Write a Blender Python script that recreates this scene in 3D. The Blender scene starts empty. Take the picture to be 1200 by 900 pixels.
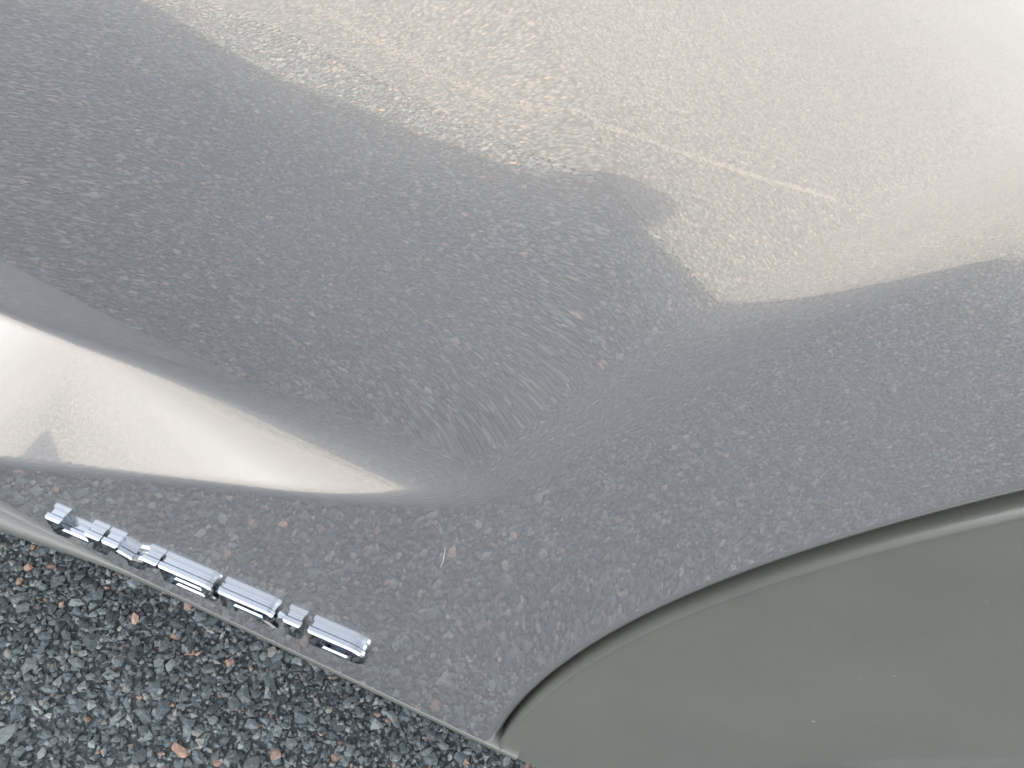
import bpy, bmesh, math, random
import numpy as np
from mathutils import Vector, Matrix
R = math.radians
scene = bpy.context.scene
COL = scene.collection

# ------------------------------------------------------------------ camera
PITCH, ROLL = R(50), R(25.5)
CAM = Vector((0.0, -0.081, 0.619))
fwd = Vector((0, math.cos(PITCH), -math.sin(PITCH)))
r0v = Vector((1, 0, 0)); u0v = Vector((0, math.sin(PITCH), math.cos(PITCH)))
right = math.cos(ROLL) * r0v + math.sin(ROLL) * u0v
up = -math.sin(ROLL) * r0v + math.cos(ROLL) * u0v
cd = bpy.data.cameras.new('camera'); cam = bpy.data.objects.new('camera', cd); COL.objects.link(cam)
cam.matrix_world = Matrix(((right.x, up.x, -fwd.x, CAM.x), (right.y, up.y, -fwd.y, CAM.y),
                           (right.z, up.z, -fwd.z, CAM.z), (0, 0, 0, 1)))
cd.sensor_width = 36; cd.lens = 867 / 1200 * 36; cd.clip_start = 0.005; cd.clip_end = 2000
scene.camera = cam

# ------------------------------------------------------------------ sky, sun, exposure
KY, KX = 0.862, 0.80              # metres a shadow runs away from the car / along it per metre of height
elev = math.atan2(1, math.hypot(KY, KX))
sdir = Vector((KX, -KY, -1)).normalized()          # travel direction of the sunlight
world = bpy.data.worlds.new('World'); scene.world = world; world.use_nodes = True
wn = world.node_tree; bg = wn.nodes['Background']
sky = wn.nodes.new('ShaderNodeTexSky'); sky.sky_type = 'NISHITA'; sky.sun_disc = False
sky.sun_elevation = elev
sky.sun_rotation = math.atan2(-sdir.x, -sdir.y)     # clockwise from +Y
sky.air_density = 0.7; sky.dust_density = 1.2; sky.ozone_density = 1.5
hs = wn.nodes.new('ShaderNodeHueSaturation'); hs.inputs['Saturation'].default_value = .22   # hazy, whitish sky
wn.links.new(sky.outputs[0], hs.inputs['Color']); wn.links.new(hs.outputs[0], bg.inputs[0]); bg.inputs[1].default_value = 0.15
sl = bpy.data.lights.new('sun', 'SUN'); so = bpy.data.objects.new('sun', sl); COL.objects.link(so)
sl.energy = 3.7; sl.angle = R(0.55); sl.color = (1.0, 0.85, 0.64)
so.rotation_euler = sdir.to_track_quat('-Z', 'Y').to_euler(); so.location = (0, 6, 8)
vs = scene.view_settings; vs.view_transform = 'Standard'; vs.look = 'None'; vs.gamma = 1; vs.exposure = 2.95
vs.use_curve_mapping = False

# ------------------------------------------------------------------ materials
def new_mat(name):
    m = bpy.data.materials.new(name); m.use_nodes = True
    nt = m.node_tree; b = nt.nodes['Principled BSDF']
    return m, nt, b
def setin(b, **k):
    for n, v in k.items(): b.inputs[n.replace('_', ' ')].default_value = v
def noise(nt, scale, detail=4, rough=.55, coord='Object', dist=0.0):
    tc = nt.nodes.new('ShaderNodeTexCoord'); n = nt.nodes.new('ShaderNodeTexNoise')
    n.inputs['Scale'].default_value = scale; n.inputs['Detail'].default_value = detail
    n.inputs['Roughness'].default_value = rough; n.inputs['Distortion'].default_value = dist
    nt.links.new(tc.outputs[coord], n.inputs['Vector']); return n
def ramp(nt, src, stops):
    r = nt.nodes.new('ShaderNodeValToRGB'); e = r.color_ramp.elements
    while len(e) < len(stops): e.new(.5)
    for q, (p, c) in zip(e, stops): q.position = p; q.color = c if len(c) == 4 else (*c, 1)
    nt.links.new(src, r.inputs[0]); return r
def bump(nt, b, src, strength, dist):
    n = nt.nodes.new('ShaderNodeBump'); n.inputs['Strength'].default_value = strength; n.inputs['Distance'].default_value = dist
    nt.links.new(src, n.inputs['Height']); nt.links.new(n.outputs[0], b.inputs['Normal']); return n

def mat_paint():
    m, nt, b = new_mat('grey_metallic_paint')
    setin(b, Metallic=0.82, Roughness=0.21, Coat_Weight=1.0, Coat_Roughness=0.010, Coat_IOR=2.6)
    # fine dust film and specks
    n = noise(nt, 900, 2); sp = ramp(nt, n.outputs[0], [(.70, (0, 0, 0)), (.76, (1, 1, 1))])
    n2 = noise(nt, 6, 4); film = ramp(nt, n2.outputs[0], [(.35, (.44, .43, .435)), (.7, (.48, .468, .47))])
    mix = nt.nodes.new('ShaderNodeMix'); mix.data_type = 'RGBA'
    k = nt.nodes.new('ShaderNodeMath'); k.operation = 'MULTIPLY'; k.inputs[1].default_value = .5
    nt.links.new(sp.outputs[0], k.inputs[0]); nt.links.new(k.outputs[0], mix.inputs[0])
    nt.links.new(film.outputs[0], mix.inputs[6]); mix.inputs[7].default_value = (.45, .44, .42, 1)
    nt.links.new(mix.outputs[2], b.inputs['Base Color'])
    return m
def mat_plastic():
    m, nt, b = new_mat('weathered_grey_plastic')
    n = noise(nt, 9, 6, .6); c = ramp(nt, n.outputs[0], [(.3, (.084, .086, .075)), (.72, (.112, .113, .096))])
    n2 = noise(nt, 420, 2); sp = ramp(nt, n2.outputs[0], [(.75, (0, 0, 0)), (.80, (.7, .7, .7))])
    mix = nt.nodes.new('ShaderNodeMix'); mix.data_type = 'RGBA'
    nt.links.new(sp.outputs[0], mix.inputs[0]); nt.links.new(c.outputs[0], mix.inputs[6]); mix.inputs[7].default_value = (.32, .32, .29, 1)
    nt.links.new(mix.outputs[2], b.inputs['Base Color'])
    setin(b, Roughness=0.30, Specular_IOR_Level=0.75)
    n3 = noise(nt, 1800, 3); bump(nt, b, n3.outputs[0], .25, .0002)
    return m
def mat_simple(name, col, rough, metal=0, **k):
    m, nt, b = new_mat(name); n = noise(nt, 40, 3)
    c = ramp(nt, n.outputs[0], [(.3, tuple(v * .9 for v in col)), (.7, tuple(min(1, v * 1.08) for v in col))])
    nt.links.new(c.outputs[0], b.inputs['Base Color']); setin(b, Roughness=rough, Metallic=metal, **k); return m
def mat_stone():
    m, nt, b = new_mat('asphalt_stone')
    at = nt.nodes.new('ShaderNodeAttribute'); at.attribute_name = 'stone_colour'
    n = noise(nt, 420, 4, .65); g = ramp(nt, n.outputs[0], [(.3, (.62, .62, .62)), (.7, (1.3, 1.3, 1.3))])
    mul = nt.nodes.new('ShaderNodeMix'); mul.data_type = 'RGBA'; mul.blend_type = 'MULTIPLY'; mul.inputs[0].default_value = 1
    nt.links.new(at.outputs['Color'], mul.inputs[6]); nt.links.new(g.outputs[0], mul.inputs[7])
    nt.links.new(mul.outputs[2], b.inputs['Base Color']); setin(b, Roughness=.55, Specular_IOR_Level=.5)
    n3 = noise(nt, 900, 3); bump(nt, b, n3.outputs[0], .5, .0006)
    return m
def mat_ground():
    m, nt, b = new_mat('asphalt')
    tc = nt.nodes.new('ShaderNodeTexCoord')
    v = nt.nodes.new('ShaderNodeTexVoronoi'); v.inputs['Scale'].default_value = 150; nt.links.new(tc.outputs['Object'], v.inputs['Vector'])
    bw = nt.nodes.new('ShaderNodeSeparateColor'); nt.links.new(v.outputs['Color'], bw.inputs[0])
    c = ramp(nt, bw.outputs[0], [(0, (.08, .09, .091)), (.5, (.13, .138, .136)), (.9, (.19, .188, .178)), (.985, (.30, .24, .20))])
    e = ramp(nt, v.outputs['Distance'], [(.25, (1, 1, 1)), (.75, (.3, .3, .3))])
    mul = nt.nodes.new('ShaderNodeMix'); mul.data_type = 'RGBA'; mul.blend_type = 'MULTIPLY'; mul.inputs[0].default_value = 1
    nt.links.new(c.outputs[0], mul.inputs[6]); nt.links.new(e.outputs[0], mul.inputs[7])
    big = noise(nt, .8, 5); g = ramp(nt, big.outputs[0], [(.3, (.85, .85, .85)), (.7, (1.15, 1.13, 1.1))])
    mul2 = nt.nodes.new('ShaderNodeMix'); mul2.data_type = 'RGBA'; mul2.blend_type = 'MULTIPLY'; mul2.inputs[0].default_value = 1
    nt.links.new(mul.outputs[2], mul2.inputs[6]); nt.links.new(g.outputs[0], mul2.inputs[7])
    nt.links.new(mul2.outputs[2], b.inputs['Base Color']); setin(b, Roughness=.8)
    bump(nt, b, e.outputs[0], .6, .004)
    return m
M = dict(paint=mat_paint(), plastic=mat_plastic(), stone=mat_stone(), ground=mat_ground(),
         chrome=mat_simple('chrome', (.40, .43, .46), .025, 1),
         rubber=mat_simple('tyre_rubber', (.055, .050, .049), .65), dark=mat_simple('black_liner', (.012, .012, .013), .7),
         rim=mat_simple('alloy', (.45, .45, .46), .3, 1), lamp=mat_simple('lamp_lens', (.5, .5, .5), .08, 0, Coat_Weight=1.0),
         red=mat_simple('tail_lens', (.35, .02, .02), .1), bitumen=mat_simple('bitumen', (.062, .069, .070), .6),
         grit=mat_simple('pale_grit', (.30, .27, .23), .8), hair=mat_simple('pale_hair', (.50, .49, .46), .4))
def mat_glass():
    m, nt, b = new_mat('tinted_glass'); n = noise(nt, 3, 2)
    c = ramp(nt, n.outputs[0], [(.3, (.012, .015, .015)), (.7, (.018, .021, .02))]); nt.links.new(c.outputs[0], b.inputs['Base Color'])
    setin(b, Roughness=.02, Coat_Weight=1.0, Coat_Roughness=.01); return m
M['glass'] = mat_glass()

# ------------------------------------------------------------------ mesh helpers
def link(o, parent=None):
    COL.objects.link(o)
    if parent: o.parent = parent
    return o
def mesh_obj(name, verts, faces, mat, parent=None, smooth=True, normals=None):
    me = bpy.data.meshes.new(name); me.from_pydata([tuple(v) for v in verts], [], [tuple(int(i) for i in f) for f in faces])
    me.validate(); me.materials.append(mat)
    if smooth: me.polygons.foreach_set('use_smooth', [True] * len(me.polygons))
    if normals is not None: me.normals_split_custom_set_from_vertices([tuple(n) for n in normals])
    me.update()
    return link(bpy.data.objects.new(name, me), parent)
def grid_faces(nu, nv, flip=False, wrap=False):
    f = []
    for i in range(nu - (0 if wrap else 1)):
        for j in range(nv - 1):
            a = i * nv + j; b = ((i + 1) % nu) * nv + j
            f.append((a, a + 1, b + 1, b) if flip else (a, b, b + 1, a + 1))
    return f
def bm_obj(name, bm, mat, parent=None, smooth=False):
    me = bpy.data.meshes.new(name); bmesh.ops.recalc_face_normals(bm, faces=bm.faces); bm.to_mesh(me); bm.free(); me.materials.append(mat)
    if smooth: me.polygons.foreach_set('use_smooth', [True] * len(me.polygons))
    return link(bpy.data.objects.new(name, me), parent)
def tag(o, label, cat=None, group=None, kind=None):
    if label: o['label'] = label
    if cat: o['category'] = cat
    if group: o['group'] = group
    if kind: o['kind'] = kind
    return o

# ------------------------------------------------------------------ the car's side as a height field (y = -H)
XC, ZC, XR = .447, .39, .447 - 2.45          # rear wheel arch, and the front one
PR = dict(r0=.0033, A=.03664, B=.17029, lean=-.09467, lx=.60694, crown=1.05543, t=.78385, tf=.27, tf1=-.35055, rf=.4515,
          otilt=.01814, k1=.0015, k2=.0024, ocr=-.15668, fc=1.74033)
def smax(a, b, k):
    h = np.clip(.5 + .5 * (a - b) / k, 0, 1); return b * (1 - h) + a * h + k * h * (1 - h)
def smin(a, b, k): return -smax(-a, -b, k)
def sstep(a, b, x):
    t = np.clip((x - a) / (b - a), 0, 1); return t * t * (3 - 2 * t)
def H(x, z):
    x = np.asarray(x, float); z = np.asarray(z, float); p = PR
    xm = np.where(x > XC, 2 * XC - x, x)                                   # ahead of the front wheel: mirrored
    xm = np.where(x < .5 * (XC + XR), (XC + XR) - xm, xm)                   # round the rear wheel: mirrored again
    xm = np.where((x < XR), (XC + XR) - (2 * XR - x), xm)
    r = np.hypot(xm - XC, z - ZC)
    O0 = -p['otilt'] * (z - .36) - p['ocr'] * np.clip(z - .42, 0, .25) ** 2
    O = O0 - p['fc'] * sstep(.36, .58, z) * np.clip(.447 - r, 0, 1) ** 2
    sp = .03 * np.log1p(np.exp(np.clip(-np.maximum(xm, -.3) / .03, -40, 40)))
    zz = np.minimum(z, .578) - .46; ln = p['lean'] + p['lx'] * sp
    a = np.clip(z - .63, 0, .09); s0 = ln + 2 * p['crown'] * .118                # above the photographed area the side straightens up
    g = ln * zz + p['crown'] * zz ** 2 + s0 * np.clip(z - .578, 0, .052) + s0 * a - .5 * ((s0 - .06) / .09) * a * a + .06 * np.clip(z - .72, 0, 9)
    D = -(p['r0'] + p['A'] * np.tanh(sp / p['B'])) - g - 1.5 * np.clip(.4555 - r, 0, 1)
    zl = smax(.469 + .68 * xm, .355 + 0 * xm, .03)
    L = -p['t'] * (z - zl)
    tf = np.maximum(p['tf'] + p['tf1'] * (np.minimum(z, .62) - .52), .10) + 2.5 * np.clip(z - .62, 0, .25)
    q = r - p['rf']; Lf = O0 - tf * q - np.sign(q) * .0004 * (1 - np.exp(-np.abs(q) / .014))
    h = smax(D, smin(O, smax(L, Lf, .012), p['k1']), p['k2'])
    h = h - 1.1 * np.clip(x - 1.0, 0, 9) ** 2 * 2.0 - .9 * np.clip(-2.55 - x, 0, 9) ** 2 * 2.0   # rounded corners of the car
    return h
def side_normals(x, z):
    e = 1e-4
    hx = (H(x + e, z) - H(x - e, z)) / (2 * e); hz = (H(x, z + e) - H(x, z - e)) / (2 * e)
    n = np.stack([-hx, -np.ones_like(hx), -hz], -1); return n / np.linalg.norm(n, axis=-1, keepdims=True)

X0, X1, ZB, ZT, RCUT = -2.90, 1.25, .3320, 1.0, .430
def graded(stops):
    out = []
    for a, b, s in stops: out += list(np.arange(a, b - 1e-9, s))
    out.append(stops[-1][1]); return np.array(out)
def side_mesh(name, parent, fine):
    if fine:
        xs = graded([(X0, -.6, .035), (-.6, -.24, .01), (-.24, .09, .0016), (.09, X1, .025)])
        zs = graded([(ZB, .61, .0016), (.61, .70, .01), (.70, ZT, .02)])
    else:
        xs = graded([(X0, X1, .03)]); zs = graded([(ZB, ZT, .02)])
    Xg, Zg = np.meshgrid(xs, zs, indexing='ij'); nx, nz = Xg.shape
    x = Xg.ravel().copy(); z = Zg.ravel().copy()
    r1 = np.hypot(x - XC, z - ZC); r2 = np.hypot(x - XR, z - ZC); keep = (r1 >= RCUT) & (r2 >= RCUT)
    idx = np.arange(nx * nz).reshape(nx, nz)
    q = np.stack([idx[:-1, :-1], idx[1:, :-1], idx[1:, 1:], idx[:-1, 1:]], -1).reshape(-1, 4)
    q = q[keep[q].all(1)]
    used = np.zeros(len(x), bool); used[q] = True
    cnt = {}
    for f in q:
        for a, b in zip(f, np.roll(f, -1)):
            k = (min(a, b), max(a, b)); cnt[k] = cnt.get(k, 0) + 1
    bnd = set()
    for (a, b), c in cnt.items():
        if c == 1: bnd.add(int(a)); bnd.add(int(b))
    rings = []
    for cx in (XC, XR):
        ring = [i for i in bnd if RCUT - 1e-6 <= math.hypot(x[i] - cx, z[i] - ZC) < RCUT + .06 and not
                (abs(z[i] - ZB) < 1e-6 and math.hypot(x[i] - cx, z[i] - ZC) > RCUT + .036)]
        # keep only vertices of the inner boundary (drop sill vertices further out than the first)
        left = sorted([i for i in ring if abs(z[i] - ZB) < 1e-6 and x[i] < cx], key=lambda i: -x[i])[:1]
        rght = sorted([i for i in ring if abs(z[i] - ZB) < 1e-6 and x[i] > cx], key=lambda i: x[i])[:1]
        ring = [i for i in ring if abs(z[i] - ZB) > 1e-6] + left + rght
        for i in ring:
            if abs(z[i] - ZB) < 1e-6:
                x[i] = cx + math.copysign(math.sqrt(RCUT ** 2 - (ZB - ZC) ** 2), x[i] - cx)
            else:
                k = RCUT / math.hypot(x[i] - cx, z[i] - ZC); x[i] = cx + (x[i] - cx) * k; z[i] = ZC + (z[i] - ZC) * k
        ring.sort(key=lambda i: math.atan2(x[i] - cx, z[i] - ZC)); rings.append((cx, ring))
    y = -H(x, z); n = side_normals(x, z)
    remap = -np.ones(len(x), int); remap[used] = np.arange(used.sum())
    V = list(np.stack([x, y, z], -1)[used]); N = list(n[used]); Fq = []
    ringset = set(i for _, rg in rings for i in rg)
    for f in q:
        on = [int(v) in ringset for v in f]
        if sum(on) == 3:
            k = (on.index(False) + 2) % 4; g = [remap[f[(k + m) % 4]] for m in range(4)]; Fq += [(g[0], g[1], g[2]), (g[0], g[2], g[3])]
        else: Fq.append(tuple(remap[f]))
    # rolled lip down to the gap at the cladding
    for cx, ring in rings:
        prof = []                                       # (radius, extra depth)
        for rr in np.linspace(RCUT, .4045, 10)[1:]: prof.append((rr, 0.0, 0.0))
        for k in range(1, 7):
            a = k / 6 * math.pi / 2; prof.append((.4045 - .0048 * math.sin(a), .0048 * (1 - math.cos(a)), a))
        prof.append((.3997, .03, math.pi / 2))
        prev = [remap[i] for i in ring]
        for rr, dep, a in prof:
            cur = []
            for i in ring:
                rad = math.hypot(x[i] - cx, z[i] - ZC); ux, uz = (x[i] - cx) / rad, (z[i] - ZC) / rad
                px, pz = cx + ux * rr, ZC + uz * rr
                if abs(z[i] - ZB) < 1e-6:
                    pz = ZB; px = cx + math.copysign(math.sqrt(rr ** 2 - (ZB - ZC) ** 2), ux)
                V.append((px, float(-H(px, pz)) + dep, pz)); nn = side_normals(np.array([px]), np.array([pz]))[0]
                nv = Vector(nn) * math.cos(a) + Vector((-ux, 0, -uz)) * math.sin(a); N.append(tuple(nv.normalized())); cur.append(len(V) - 1)
            for k in range(len(ring) - 1):
                Fq.append((prev[k], prev[k + 1], cur[k + 1], cur[k]) )
            prev = cur
    # winding check: make every face look outwards, along its vertex normals
    VV = np.array([tuple(v) for v in V]); NN = np.array([tuple(v) for v in N]); FF = []
    for m in (3, 4):
        A = np.array([f for f in Fq if len(f) == m], int)
        if not len(A): continue
        fn = np.cross(VV[A[:, 1]] - VV[A[:, 0]], VV[A[:, 2]] - VV[A[:, 0]])
        if m == 4: fn = fn + np.cross(VV[A[:, 2]] - VV[A[:, 0]], VV[A[:, 3]] - VV[A[:, 0]])
        bad = (fn * NN[A].sum(1)).sum(1) <= 0
        A[bad] = A[bad][:, ::-1]; FF += A.tolist()
    return mesh_obj(name, VV, FF, M['paint'], parent, True, NN)

W = 1.80                                                   # car width; left side mirrors the right one about y = W/2
car = bpy.data.objects.new('parked_car', None); link(car); car.empty_display_size = .3
tag(car, 'dark grey metallic hybrid car with chrome lettering above its sill, parked on asphalt', 'car')
body = side_mesh('body_side', car, True)
tag(body, 'glossy grey painted side panel mirroring the asphalt')
bl = side_mesh('body_side', car, False); bl.scale = (1, -1, 1); bl.location = (0, W, 0)

# belt line and everything above it
def yb(x): return float(-H(x, ZT))
def surf(name, fn, nu, nv, mat, flip=False, parent=car):
    V = [fn(i / (nu - 1), j / (nv - 1)) for i in range(nu) for j in range(nv)]
    return mesh_obj(name, V, grid_faces(nu, nv, flip), mat, parent)
def lerp(a, b, t): return a + (b - a) * t
XCOWL, XRF, XRR, ZR, YR = -2.05, -1.38, .70, 1.50, .30     # cowl, roof front and rear, roof height, roof inset
XH = X1 - .06
surf('bonnet', lambda s, t: (lerp(XCOWL, X0 + .01, s), lerp(yb(lerp(XCOWL, X0, s)), W - yb(lerp(XCOWL, X0, s)), t),
            1.0 + .05 * math.sin(math.pi * t) - .16 * s * s * math.sin(math.pi * t) ** .5), 24, 24, M['paint'], flip=True)
def screen(s, t):
    x = lerp(XCOWL, XRF, s); y0 = lerp(yb(XCOWL), YR, s)
    return (x - .14 * math.sin(math.pi * t) * (1 - .4 * s), lerp(y0, W - y0, t), lerp(1.0, ZR, s) + .05 * math.sin(math.pi * t))
surf('windscreen', screen, 10, 20, M['glass'])
surf('roof', lambda s, t: (lerp(XRF, XRR, s) - .084 * math.sin(math.pi * t) * (1 - s), lerp(YR, W - YR, t),
                           ZR + .05 * math.sin(math.pi * t) + .03 * math.sin(math.pi * s) * math.sin(math.pi * t)), 24, 20, M['paint'])
surf('rear_window', lambda s, t: (lerp(XRR, XH, s) + .06 * math.sin(math.pi * t), lerp(lerp(YR, yb(XH), s), W - lerp(YR, yb(XH), s), t), lerp(ZR, 1.0, s) + .05 * math.sin(math.pi * t)), 10, 20, M['glass'])
for side in (0, 1):
    sy = (lambda y: y) if side == 0 else (lambda y: W - y)
    def glasspane(name, xa0, xa1, xb0, xb1, mat, off):
        return surf(name, lambda s, t: (lerp(lerp(xa0, xa1, s), lerp(xb0, xb1, s), t), sy(lerp(yb(lerp(xa0, xa1, s)), YR, t) + off), lerp(1.0, ZR, t)), 8, 6, mat, flip=bool(side))
    glasspane('front_pillar', XCOWL, XCOWL + .10, XRF, XRF + .07, M['paint'], 0)
    glasspane('front_window', XCOWL + .10, -.72, XRF + .07, -.72, M['glass'], .012)
    glasspane('centre_pillar', -.72, -.62, -.72, -.62, M['dark'], 0)
    glasspane('rear_side_window', -.62, .42, -.62, .30, M['glass'], .012)
    glasspane('rear_pillar', .42, XH, .30, XRR, M['paint'], 0)
def cap(name, xe, sgn):
    y0 = lambda z: float(-H(xe, z))
    def fn(s, t):
        z = lerp(.25, 1.0, s); a = y0(max(z, ZB)); return (xe + sgn * .16 * math.sin(math.pi * t) ** .6 * (1 - .5 * s * s), lerp(a, W - a, t), z)
    return surf(name, fn, 16, 24, M['paint'], flip=(sgn > 0))
cap('rear_bumper', X1, 1); cap('front_bumper', X0, -1)
def box(name, a, b, mat, parent=car, bev=0):
    bm = bmesh.new(); bmesh.ops.create_cube(bm, size=1)
    for v in bm.verts: v.co = [lerp(a[i], b[i], v.co[i] + .5) for i in range(3)]
    if bev: bmesh.ops.bevel(bm, geom=bm.edges[:], offset=bev, segments=3, affect='EDGES', profile=.5)
    return bm_obj(name, bm, mat, parent)
for y in (.28, W - .68):
    box('tail_lamp', (1.16, y, .76), (1.36, y + .40, .88), M['red'], bev=.03)
    box('headlight', (-3.02, y, .74), (-2.84, y + .40, .86), M['lamp'], bev=.03)
box('grille', (-3.06, .55, .40), (-2.92, W - .55, .62), M['dark'], bev=.02)
# floor pan between the wheels, and the wheel wells
for a, b in ((XR + .51, -.06), (.96, 1.20), (-2.84, XR - .51)): box('floor_pan', (a, .09, .17), (b, W - .09, .42), M['dark'])
for cx in (XC, XR): box('floor_pan', (cx - .507, .33, .20), (cx + .507, W - .33, .50), M['dark'])
for cx in (XC, XR):
    for side in (0, 1):
        V = []; na = 40
        for i in range(na):
            a = lerp(R(-12), R(192), i / (na - 1))
            for (rr, yy) in ((.400, .030), (.410, .06), (.42, .32), (.10, .32)):
                y = yy if side == 0 else W - yy
                V.append((cx + rr * math.cos(a), y, ZC + rr * math.sin(a)))
        mesh_obj('wheel_well', V, grid_faces(na, 4), M['dark'], car)

# sill trim: pale lip under the paint, then the tucked-in sill
def sill(side):
    xs = np.unique(np.concatenate([np.linspace(XR + .43, XC - .386, 90), np.linspace(-.3, XC - .386, 40)])); V = []
    for x in xs:
        w = .0005 + .0059 * (1 - float(sstep(-.18, -.085, x))) if x > -1.2 else .0064
        base = float(-H(x, ZB))
        prof = [(base + .010, ZB + .0005), (base + .0005, ZB + .0001), (base - .35 * w, ZB - .0006 - .15 * w), (base - .85 * w, ZB - .0010 - .55 * w), (base - w, ZB - .0018 - 1.0 * w),
                (base - .7 * w, ZB - .0028 - 1.1 * w), (base + .003, ZB - .004 - 1.2 * w), (base + .014, .315), (base + .03, .27), (base + .06, .20), (base + .10, .185)]
        for y, z in prof: V.append((x, y if side == 0 else W - y, z))
    return mesh_obj('sill_trim', V, grid_faces(len(xs), 11, flip=(side == 1)), M['plastic'], car)
tag(sill(0), 'thin pale grey trim lip along the sill'); sill(1)

# wheel-arch cladding
def cladding(cx, side):
    na = 150; V = []
    DR = .0028
    prof = [(.3958, .030), (.3958, .0022), (.3957, .0015), (.3954, .0008), (.3950, .0003), (.3945, .0001), (.3941, .0004), (.3938, .0009), (.3933, .0013), (.3920, .0014), (.3890, .0015),
            (.382, .0016), (.368, .0018), (.350, .0025), (.335, .0040), (.322, .0066), (.3095, .0095), (.3060, .0135), (.3055, .017), (.3058, .021)]
    a0 = math.pi + math.asin((ZC - ZB) / .3986) + .02; 
    for i in range(na):
        a = lerp(math.pi - a0, a0, i / (na - 1))
        for r, d in prof:
            r += DR if r > .36 else DR * (r - .3055) / .0545
            if r < .37: r -= (.030 * float(sstep(.38, .50, ZC + .33 * math.sin(a))) - .010) * (.37 - r) / .0645
            x, z = cx + r * math.cos(a), ZC + r * math.sin(a)
            base = float(-H(cx + .4045 * math.cos(a), max(ZC + .4045 * math.sin(a), ZB)))
            y = base + d - .0002
            V.append((x, y if side == 0 else W - y, z))
    return mesh_obj('wheel_arch_cladding', V, grid_faces(na, len(prof), flip=(side == 0)), M['plastic'], car)
tag(cladding(XC, 0), 'matt grey plastic wheel arch cladding with a pale rim')
cladding(XR, 0); cladding(XC, 1); cladding(XR, 1)

# wheels
def wheel(cx, side):
    w = bpy.data.objects.new('wheel', None); link(w, car); w.location = (cx, -.0 + .150 if side == 0 else W - .150, .335)
    if side: w.rotation_euler = (0, 0, math.pi)
    prof = [(.215, -.085), (.24, -.105), (.285, -.112), (.312, -.102), (.322, -.09), (.322, .09), (.312, .102), (.285, .112), (.24, .105), (.215, .085)]
    na = 72; V = []
    for i in range(na):
        a = 2 * math.pi * i / na
        for r, y in prof: V.append((r * math.cos(a), y, r * math.sin(a)))
    F = grid_faces(na, len(prof), wrap=True)
    nb = 72                                                        # tread blocks, four rows
    for k in range(nb):
        for row, (ya, yb_) in enumerate(((-.098, -.056), (-.048, -.004), (.004, .048), (.056, .098))):
            a0 = 2 * math.pi * (k + .25 * row) / nb; a1 = a0 + 2 * math.pi / nb * .78; sh = .01 * (1 if row % 2 else -1) / .33
            b = len(V); r1 = .333 if row in (1, 2) else .331
            for (r, e) in ((.318, 0), (r1, .0016)):
                for (a, y, s) in ((a0 + e * 3, ya + e, -sh), (a1 - e * 3, ya + e, -sh), (a1 - e * 3, yb_ - e, sh), (a0 + e * 3, yb_ - e, sh)):
                    V.append((r * math.cos(a + s), y, r * math.sin(a + s)))
            F += [(b + 4, b + 5, b + 6, b + 7)] + [(b + i, b + (i + 1) % 4, b + 4 + (i + 1) % 4, b + 4 + i) for i in range(4)]
    mesh_obj('tyre', V, F, M['rubber'], w, smooth=False)
    bm = bmesh.new()
    for k in range(5):
        for s in (-1, 1):
            a = 2 * math.pi * k / 5 + s * .13
            m = Matrix.Rotation(a, 4, 'Y') @ Matrix.Translation((.125, -.07, 0)) @ Matrix.Diagonal((.19, .03, .035, 1))
            bmesh.ops.create_cube(bm, size=1, matrix=m)
    bmesh.ops.create_cone(bm, cap_ends=True, segments=24, radius1=.06, radius2=.045, depth=.05, matrix=Matrix.Translation((0, -.07, 0)) @ Matrix.Rotation(R(90), 4, 'X'))
    n0 = len(bm.verts)
    rp = [(.218, -.10), (.212, -.095), (.205, -.06), (.205, .09), (.218, .10)]
    vv = [[bm.verts.new((r * math.cos(2 * math.pi * i / 48), y, r * math.sin(2 * math.pi * i / 48))) for r, y in rp] for i in range(48)]
    for i in range(48):
        for j in range(4): bm.faces.new((vv[i][j], vv[(i + 1) % 48][j], vv[(i + 1) % 48][j + 1], vv[i][j + 1]))
    bm_obj('rim', bm, M['rim'], w)
    bm = bmesh.new(); bmesh.ops.create_cone(bm, cap_ends=True, segments=32, radius1=.15, radius2=.15, depth=.03, matrix=Matrix.Rotation(R(90), 4, 'X'))
    bm_obj('brake_disc', bm, M['rim'], w)
for cx in (XC, XR):
    for side in (0, 1): wheel(cx, side)

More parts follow.
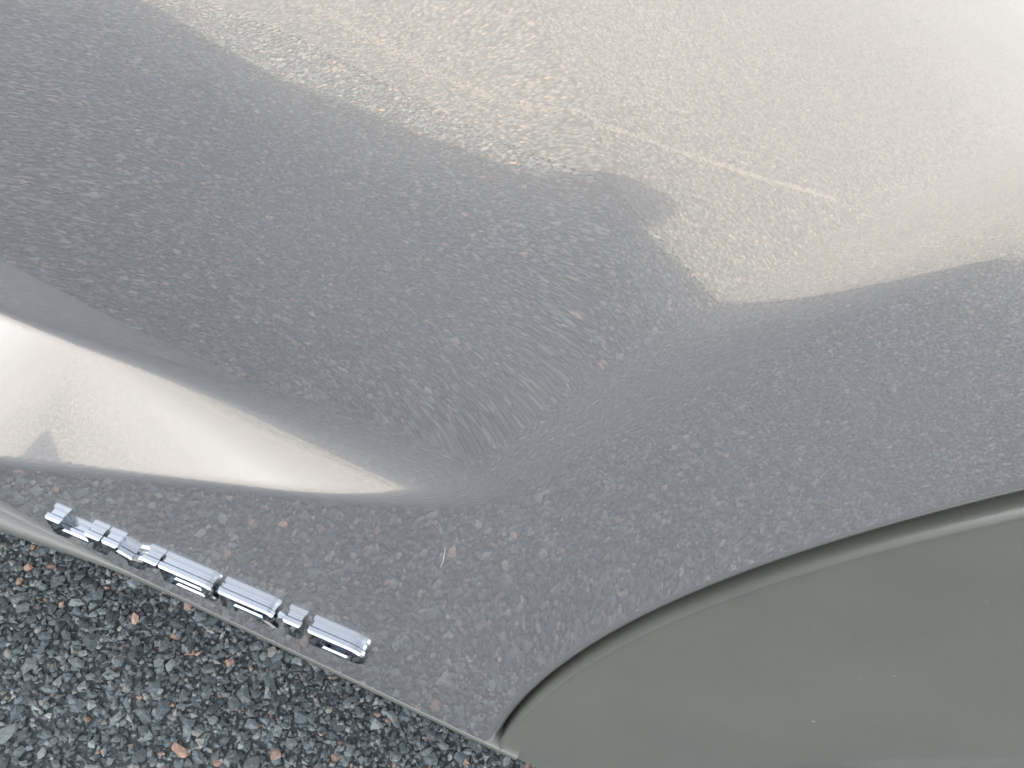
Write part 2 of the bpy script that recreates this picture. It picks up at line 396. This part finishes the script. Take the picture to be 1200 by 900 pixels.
# door mirrors
def door_mirror(side):
    g = bpy.data.objects.new('door_mirror', None); link(g, car); g.location = (-1.325, 0 if side == 0 else W, 1.05)
    if side: g.scale = (1, -1, 1)
    # housing lofted outwards from the arm: (y, x centre, z centre, half length, half height)
    secs = [(.12, -.02, -.045, .03, .02), (.06, -.015, -.04, .033, .022), (.03, -.01, -.03, .036, .03), (.01, 0, .0, .044, .055), (-.03, .003, .012, .046, .064), (-.075, .006, .022, .042, .062), (-.112, .008, .034, .034, .050), (-.136, .010, .046, .020, .030), (-.146, .012, .054, .005, .006)]
    V = []; n = 28
    for y, xc, zc, a, b in secs:
        for k in range(n):
            t = 2 * math.pi * k / n; c, s = math.cos(t), math.sin(t)
            V.append((xc + a * math.copysign(abs(c) ** .7, c), y, zc + b * math.copysign(abs(s) ** .7, s)))
    F = []
    for i in range(len(secs) - 1):
        for k in range(n): F.append((i * n + k, i * n + (k + 1) % n, (i + 1) * n + (k + 1) % n, (i + 1) * n + k))
    F += [tuple(range(n))[::-1], tuple((len(secs) - 1) * n + k for k in range(n))]
    h = mesh_obj('housing', V, F, M['paint'], g)
    bm = bmesh.new(); bmesh.ops.create_cone(bm, cap_ends=True, segments=28, radius1=1, radius2=1, depth=1, matrix=Matrix.Translation((.044, -.05, .015)) @ Matrix.Rotation(R(90), 4, 'Y') @ Matrix.Diagonal((.048, .062, .01, 1)))
    bm_obj('mirror_glass', bm, M['chrome'], g)
    return g
door_mirror(0); door_mirror(1)

# ------------------------------------------------------------------ chrome lettering
badge = bpy.data.objects.new('badge', None); link(badge, car)
tag(badge, 'raised chrome capital letters spelling HYBRID')
ang = math.atan2(.0125, .1175)
hh = .0152; ww = .0205; sv = .0058; sh = .0036
def rect(a, b, c, d): return [(a, b), (c, b), (c, d), (a, d)]
def arc(cx, cy, rx, ry, a0, a1, n=7): return [(cx + rx * math.cos(R(lerp(a0, a1, k / (n - 1)))), cy + ry * math.sin(R(lerp(a0, a1, k / (n - 1))))) for k in range(n)]
c4 = .0034
letters = {
 'H': ([[(0, 0), (sv, 0), (sv, .0052), (ww - sv, .0052), (ww - sv, 0), (ww, 0), (ww, hh), (ww - sv, hh), (ww - sv, .0090), (sv, .0090), (sv, hh), (0, hh)]], ww),
 'Y': ([[(.0074, 0), (.0074 + sv, 0), (.0074 + sv, .0060), (ww, .0108), (ww, hh), (ww - sv, hh), (ww - sv, .0122), (.0103, .0096), (sv, .0122), (sv, hh), (0, hh), (0, .0108), (.0074, .0060)]], ww),
 'B': ([[(0, 0)] + arc(ww - c4, c4, c4, c4, -90, 50) + arc(ww - .0036, hh - .0036, .0030, .0036, -50, 90) + [(0, hh)],
        rect(sv, .0032, ww - .0052, .0062)[::-1], rect(sv, .0092, ww - .0056, .0120)[::-1]], ww),
 'R': ([[(0, 0), (sv, 0), (sv, .0050), (.0105, .0050), (ww - sv - .0008, 0), (ww, 0), (ww - .0042, .0052)] + arc(ww - c4, hh - .0050, c4, .0050, -60, 90) + [(0, hh)],
        rect(sv, .0082, ww - .0052, .0118)[::-1]], ww),
 'I': ([rect(0, 0, .0062, hh)], .0062),
 'D': ([[(0, 0)] + arc(ww - .0062, .0062, .0062, .0062, -90, 0) + arc(ww - .0062, hh - .0062, .0062, .0062, 0, 90) + [(0, hh)],
        ([(sv, .0036)] + arc(ww - .0082, .0066, .0030, .0030, -90, 0) + arc(ww - .0082, hh - .0066, .0030, .0030, 0, 90) + [(sv, hh - .0036)])[::-1]], ww)}
sx = .1165 / .1165
xpos = {'H': 0, 'Y': .0209, 'B': .0416, 'R': .0632, 'I': .0863, 'D': .0950}
def letter_mesh(ch):
    parts = []
    for ext, bev, off, zc in ((.0004, 0, -.0006, .0003), (.0007, .0006, -.0006, .0020)):
        cu = bpy.data.curves.new('letter', 'CURVE'); cu.dimensions = '2D'; cu.fill_mode = 'BOTH'
        for loop in letters[ch][0]:
            sp = cu.splines.new('POLY'); sp.points.add(len(loop) - 1); sp.use_cyclic_u = True
            for q, (a, b) in zip(sp.points, loop): q.co = (a * 1.035, b * .0115 / .0152, 0, 1)
        cu.extrude = ext; cu.bevel_depth = bev; cu.bevel_resolution = 0; cu.offset = off
        tmp = bpy.data.objects.new('tmp', cu); COL.objects.link(tmp); bpy.context.view_layer.update()
        me = bpy.data.meshes.new_from_object(tmp.evaluated_get(bpy.context.evaluated_depsgraph_get()))
        bpy.data.objects.remove(tmp); me.transform(Matrix.Translation((0, 0, zc))); parts.append(me)
    bm = bmesh.new()
    for me in parts: bm.from_mesh(me)
    me = bpy.data.meshes.new('letter_' + ch); bm.to_mesh(me); bm.free(); me.materials.append(M['chrome'])
    me.polygons.foreach_set('use_smooth', [False] * len(me.polygons)); return me
for ch, x in xpos.items():
    o = link(bpy.data.objects.new('letter', letter_mesh(ch)), badge); o['label'] = 'chrome letter ' + ch
    gx = -.1225 + x * 1.035 * math.cos(ang); gz = .3458 + x * 1.0 * math.sin(ang); gy = float(-H(gx + .01, gz + .006))
    o.matrix_local = Matrix.Translation((gx, gy, gz)) @ Matrix.Rotation(-ang, 4, 'Y') @ Matrix.Rotation(R(90), 4, 'X')

# ------------------------------------------------------------------ the ground
def plane(name, a, b, z, mat):
    return mesh_obj(name, [(a[0], a[1], z), (b[0], a[1], z), (b[0], b[1], z), (a[0], b[1], z)], [(0, 1, 2, 3)], mat, None, False)
NX0, NX1, NY0, NY1 = -1.45, .95, -.98, .22              # where every stone is built
S = 600
gv = [(-S, -S), (S, -S), (S, S), (-S, S), (NX0, NY0), (NX1, NY0), (NX1, NY1), (NX0, NY1)]
ground = mesh_obj('asphalt_ground', [(x, y, 0) for x, y in gv], [(0, 1, 5, 4), (1, 2, 6, 5), (2, 3, 7, 6), (3, 0, 4, 7)], M['ground'], None, False)
ground['kind'] = 'structure'
bed = mesh_obj('bitumen_bed', [(x, y, -.0030) for x, y in gv[4:]], [(0, 1, 2, 3)], M['bitumen'], None, False); bed['kind'] = 'structure'

rng = np.random.default_rng(7)
bm = bmesh.new(); bmesh.ops.create_icosphere(bm, subdivisions=1, radius=1)
ICO = np.array([v.co[:] for v in bm.verts]); ICF = np.array([[v.index for v in f.verts] for f in bm.faces]); bm.free()
def stone_colours(n):
    t = rng.random(n); v = rng.uniform(.6, 1.5, n)[:, None]
    c = np.where((t < .62)[:, None], np.array([.085, .099, .100]), np.array([.152, .166, .162])) * v
    pk = t > .966; c[pk] = np.array([.36, .235, .175]) * rng.uniform(.6, 1.15, pk.sum())[:, None]
    be = (t > .925) & (t <= .970); c[be] = np.array([.27, .26, .225]) * rng.uniform(.6, 1.2, be.sum())[:, None]
    return c
def stones(x, y, rad, top, base):
    n = len(x); k = len(base)
    P = base[None] * (1 + rng.uniform(-.42, .30, (n, k, 1)))
    # random orientation about z plus stretch, flat worn top
    P = P * np.stack([rad * rng.uniform(.8, 1.35, n), rad * rng.uniform(.65, 1.05, n), rad * rng.uniform(.45, .8, n)], -1)[:, None, :]
    tl = rng.normal(0, .22, (n, 2)); P[:, :, 2] += P[:, :, 0] * tl[:, :1] + P[:, :, 1] * tl[:, 1:]
    a = rng.uniform(0, 2 * np.pi, n); c, s = np.cos(a)[:, None], np.sin(a)[:, None]
    X = P[:, :, 0] * c - P[:, :, 1] * s; Y = P[:, :, 0] * s + P[:, :, 1] * c; Z = P[:, :, 2]
    zt = rad * rng.uniform(.25, .45, n); Z = np.minimum(Z, zt[:, None] + .12 * (Z - zt[:, None]))
    Z = Z - zt[:, None] + top[:, None]
    return np.stack([X + x[:, None], Y + y[:, None], Z], -1)
def jitter_grid(x0, x1, y0, y1, s, j):
    gx, gy = np.meshgrid(np.arange(x0, x1, s), np.arange(y0, y1, s)); gx = gx + (np.arange(gx.shape[0]) % 2)[:, None] * s * .5
    n = gx.size; return gx.ravel() + rng.uniform(-j, j, n) * s, gy.ravel() + rng.uniform(-j, j, n) * s
def raw_mesh(name, P, F, cols):
    me = bpy.data.meshes.new(name); nv = len(P); nf = len(F)
    me.vertices.add(nv); me.vertices.foreach_set('co', P.astype(np.float32).ravel())
    me.loops.add(nf * 3); me.loops.foreach_set('vertex_index', F.astype(np.int32).ravel())
    me.polygons.add(nf); me.polygons.foreach_set('loop_start', np.arange(0, nf * 3, 3, dtype=np.int32))
    at = me.attributes.new('stone_colour', 'FLOAT_COLOR', 'POINT')
    at.data.foreach_set('color', np.concatenate([cols, np.ones((nv, 1))], 1).astype(np.float32).ravel())
    me.attributes.new('sharp_face', 'BOOLEAN', 'FACE').data.foreach_set('value', np.ones(nf, bool)); me.update(calc_edges=True); me.materials.append(M['stone']); return me
# big stones everywhere, small filler stones where they can be told apart
DX0, DX1, DY0 = -.62, .62, -.62
x1, y1 = jitter_grid(NX0, NX1, NY0, NY1, .0064, .45)
k = (x1 > DX0) & (x1 < DX1) & (y1 > DY0); x1, y1 = x1[~k], y1[~k]
xd, yd = jitter_grid(DX0, DX1, DY0, NY1, .0053, .47)
x2, y2 = jitter_grid(DX0, DX1, DY0, NY1, .0042, .5)
rad = np.concatenate([rng.lognormal(math.log(.0036), .30, len(x1)).clip(.0020, .0062), rng.lognormal(math.log(.0028), .42, len(xd)).clip(.0016, .0064), rng.uniform(.0017, .0031, len(x2))])
sx_, sy_ = np.concatenate([x1, xd, x2]), np.concatenate([y1, yd, y2])
top = rng.uniform(-.0020, .0006, len(sx_)); top[:len(x1)] = rng.uniform(-.0008, .0004, len(x1)) ; top[len(x1) + len(xd):] -= .0007
cols = stone_colours(len(sx_))
# a pale gritty seam wanders along the asphalt beside the car
seam_x = [-1.7, -1.38, -1.14, -.96, -.76, -.61, -.51, -.39, -.30]
seam_y = [-1.09, -1.08, -1.07, -1.068, -1.07, -1.12, -1.27, -1.48, -1.69]
ds = np.abs(sy_ - np.interp(sx_, seam_x, seam_y) + .006 * np.sin(sx_ * 37) + .004 * np.sin(sx_ * 91))
on = (ds < .0085) & (rng.random(len(sx_)) < .7)
cols[on] = np.array([.42, .36, .28]) * rng.uniform(.6, 1.2, on.sum())[:, None]; top[on] += .0012
# the 300 stones seen largest are objects of their own
vis = np.where((sx_ > -.36) & (sx_ < .06) & (sy_ > -.10) & (sy_ < .03) & (rad > .0030) & (np.arange(len(sx_)) < len(x1) + len(xd)))[0]
vis = vis[np.argsort(-rad[vis])][:300]
OCT = np.array([(1, 0, 0), (-1, 0, 0), (0, 1, 0), (0, -1, 0), (0, 0, 1), (0, 0, -1)], float)
OCF = np.array([(0, 2, 4), (2, 1, 4), (1, 3, 4), (3, 0, 4), (2, 0, 5), (1, 2, 5), (3, 1, 5), (0, 3, 5)])
nb = len(x1) + len(xd)
P = stones(sx_[:nb], sy_[:nb], rad[:nb], top[:nb], ICO)
Pf = stones(sx_[nb:], sy_[nb:], rad[nb:] * 1.25, top[nb:], OCT)
mask = np.ones(nb, bool); mask[vis] = False
# loose pale grit where the seam runs on beyond the stone bed
gt = rng.uniform(0, 1, 1700) ** .8; gl = np.concatenate([[0], np.cumsum(np.hypot(np.diff(seam_x), np.diff(seam_y)))]); gl /= gl[-1]
gx = np.interp(gt, gl, seam_x) + rng.normal(0, .004, 1700); gy = np.interp(gt, gl, seam_y) + rng.normal(0, .006, 1700); k = gy < NY0; gx, gy = gx[k], gy[k]
Pg = stones(gx, gy, rng.uniform(.002, .0045, len(gx)), np.full(len(gx), .0012), OCT)
cg = np.array([.21, .195, .165]) * rng.uniform(.6, 1.2, len(gx))[:, None]
V_, F_, C_, off = [], [], [], 0
for pp, ff, cc in ((P[mask], ICF, cols[:nb][mask]), (Pf, OCF, cols[nb:]), (Pg, OCF, cg)):
    n, k = pp.shape[:2]; V_.append(pp.reshape(-1, 3)); F_.append((ff[None] + (np.arange(n) * k)[:, None, None]).reshape(-1, 3) + off); C_.append(np.repeat(cc, k, 0)); off += n * k
st = link(bpy.data.objects.new('asphalt_stones', raw_mesh('asphalt_stones', np.concatenate(V_), np.concatenate(F_), np.concatenate(C_))))
tag(st, 'blue-grey and pinkish crushed stones packed in the asphalt surface', 'stones', kind='stuff')
k = len(ICO)
for i in vis:
    q = P[i] - np.array([sx_[i], sy_[i], 0])
    o = link(bpy.data.objects.new('stone', raw_mesh('stone', q, ICF, np.repeat(cols[i:i + 1], k, 0))), ground); o.location = (sx_[i], sy_[i], 0)

# ------------------------------------------------------------------ a hair stuck to the paint
hp = [(.0024, .4545), (.0030, .4515), (.0034, .4485), (.0036, .4460), (.0036, .4440)]
V = []; n = 6
for i, (x, z) in enumerate(hp):
    y = float(-H(x, z)) - .00022; rr = .00009 * (1 - .6 * abs(i - 2) / 2)
    for k in range(n): V.append((x + rr * math.cos(2 * math.pi * k / n), y + rr * math.sin(2 * math.pi * k / n), z))
F = [(i * n + k, i * n + (k + 1) % n, (i + 1) * n + (k + 1) % n, (i + 1) * n + k) for i in range(len(hp) - 1) for k in range(n)]
tag(mesh_obj('hair', V, F, M['hair']), 'short pale hair stuck to the grey paint beside the wheel arch flare', 'hair')
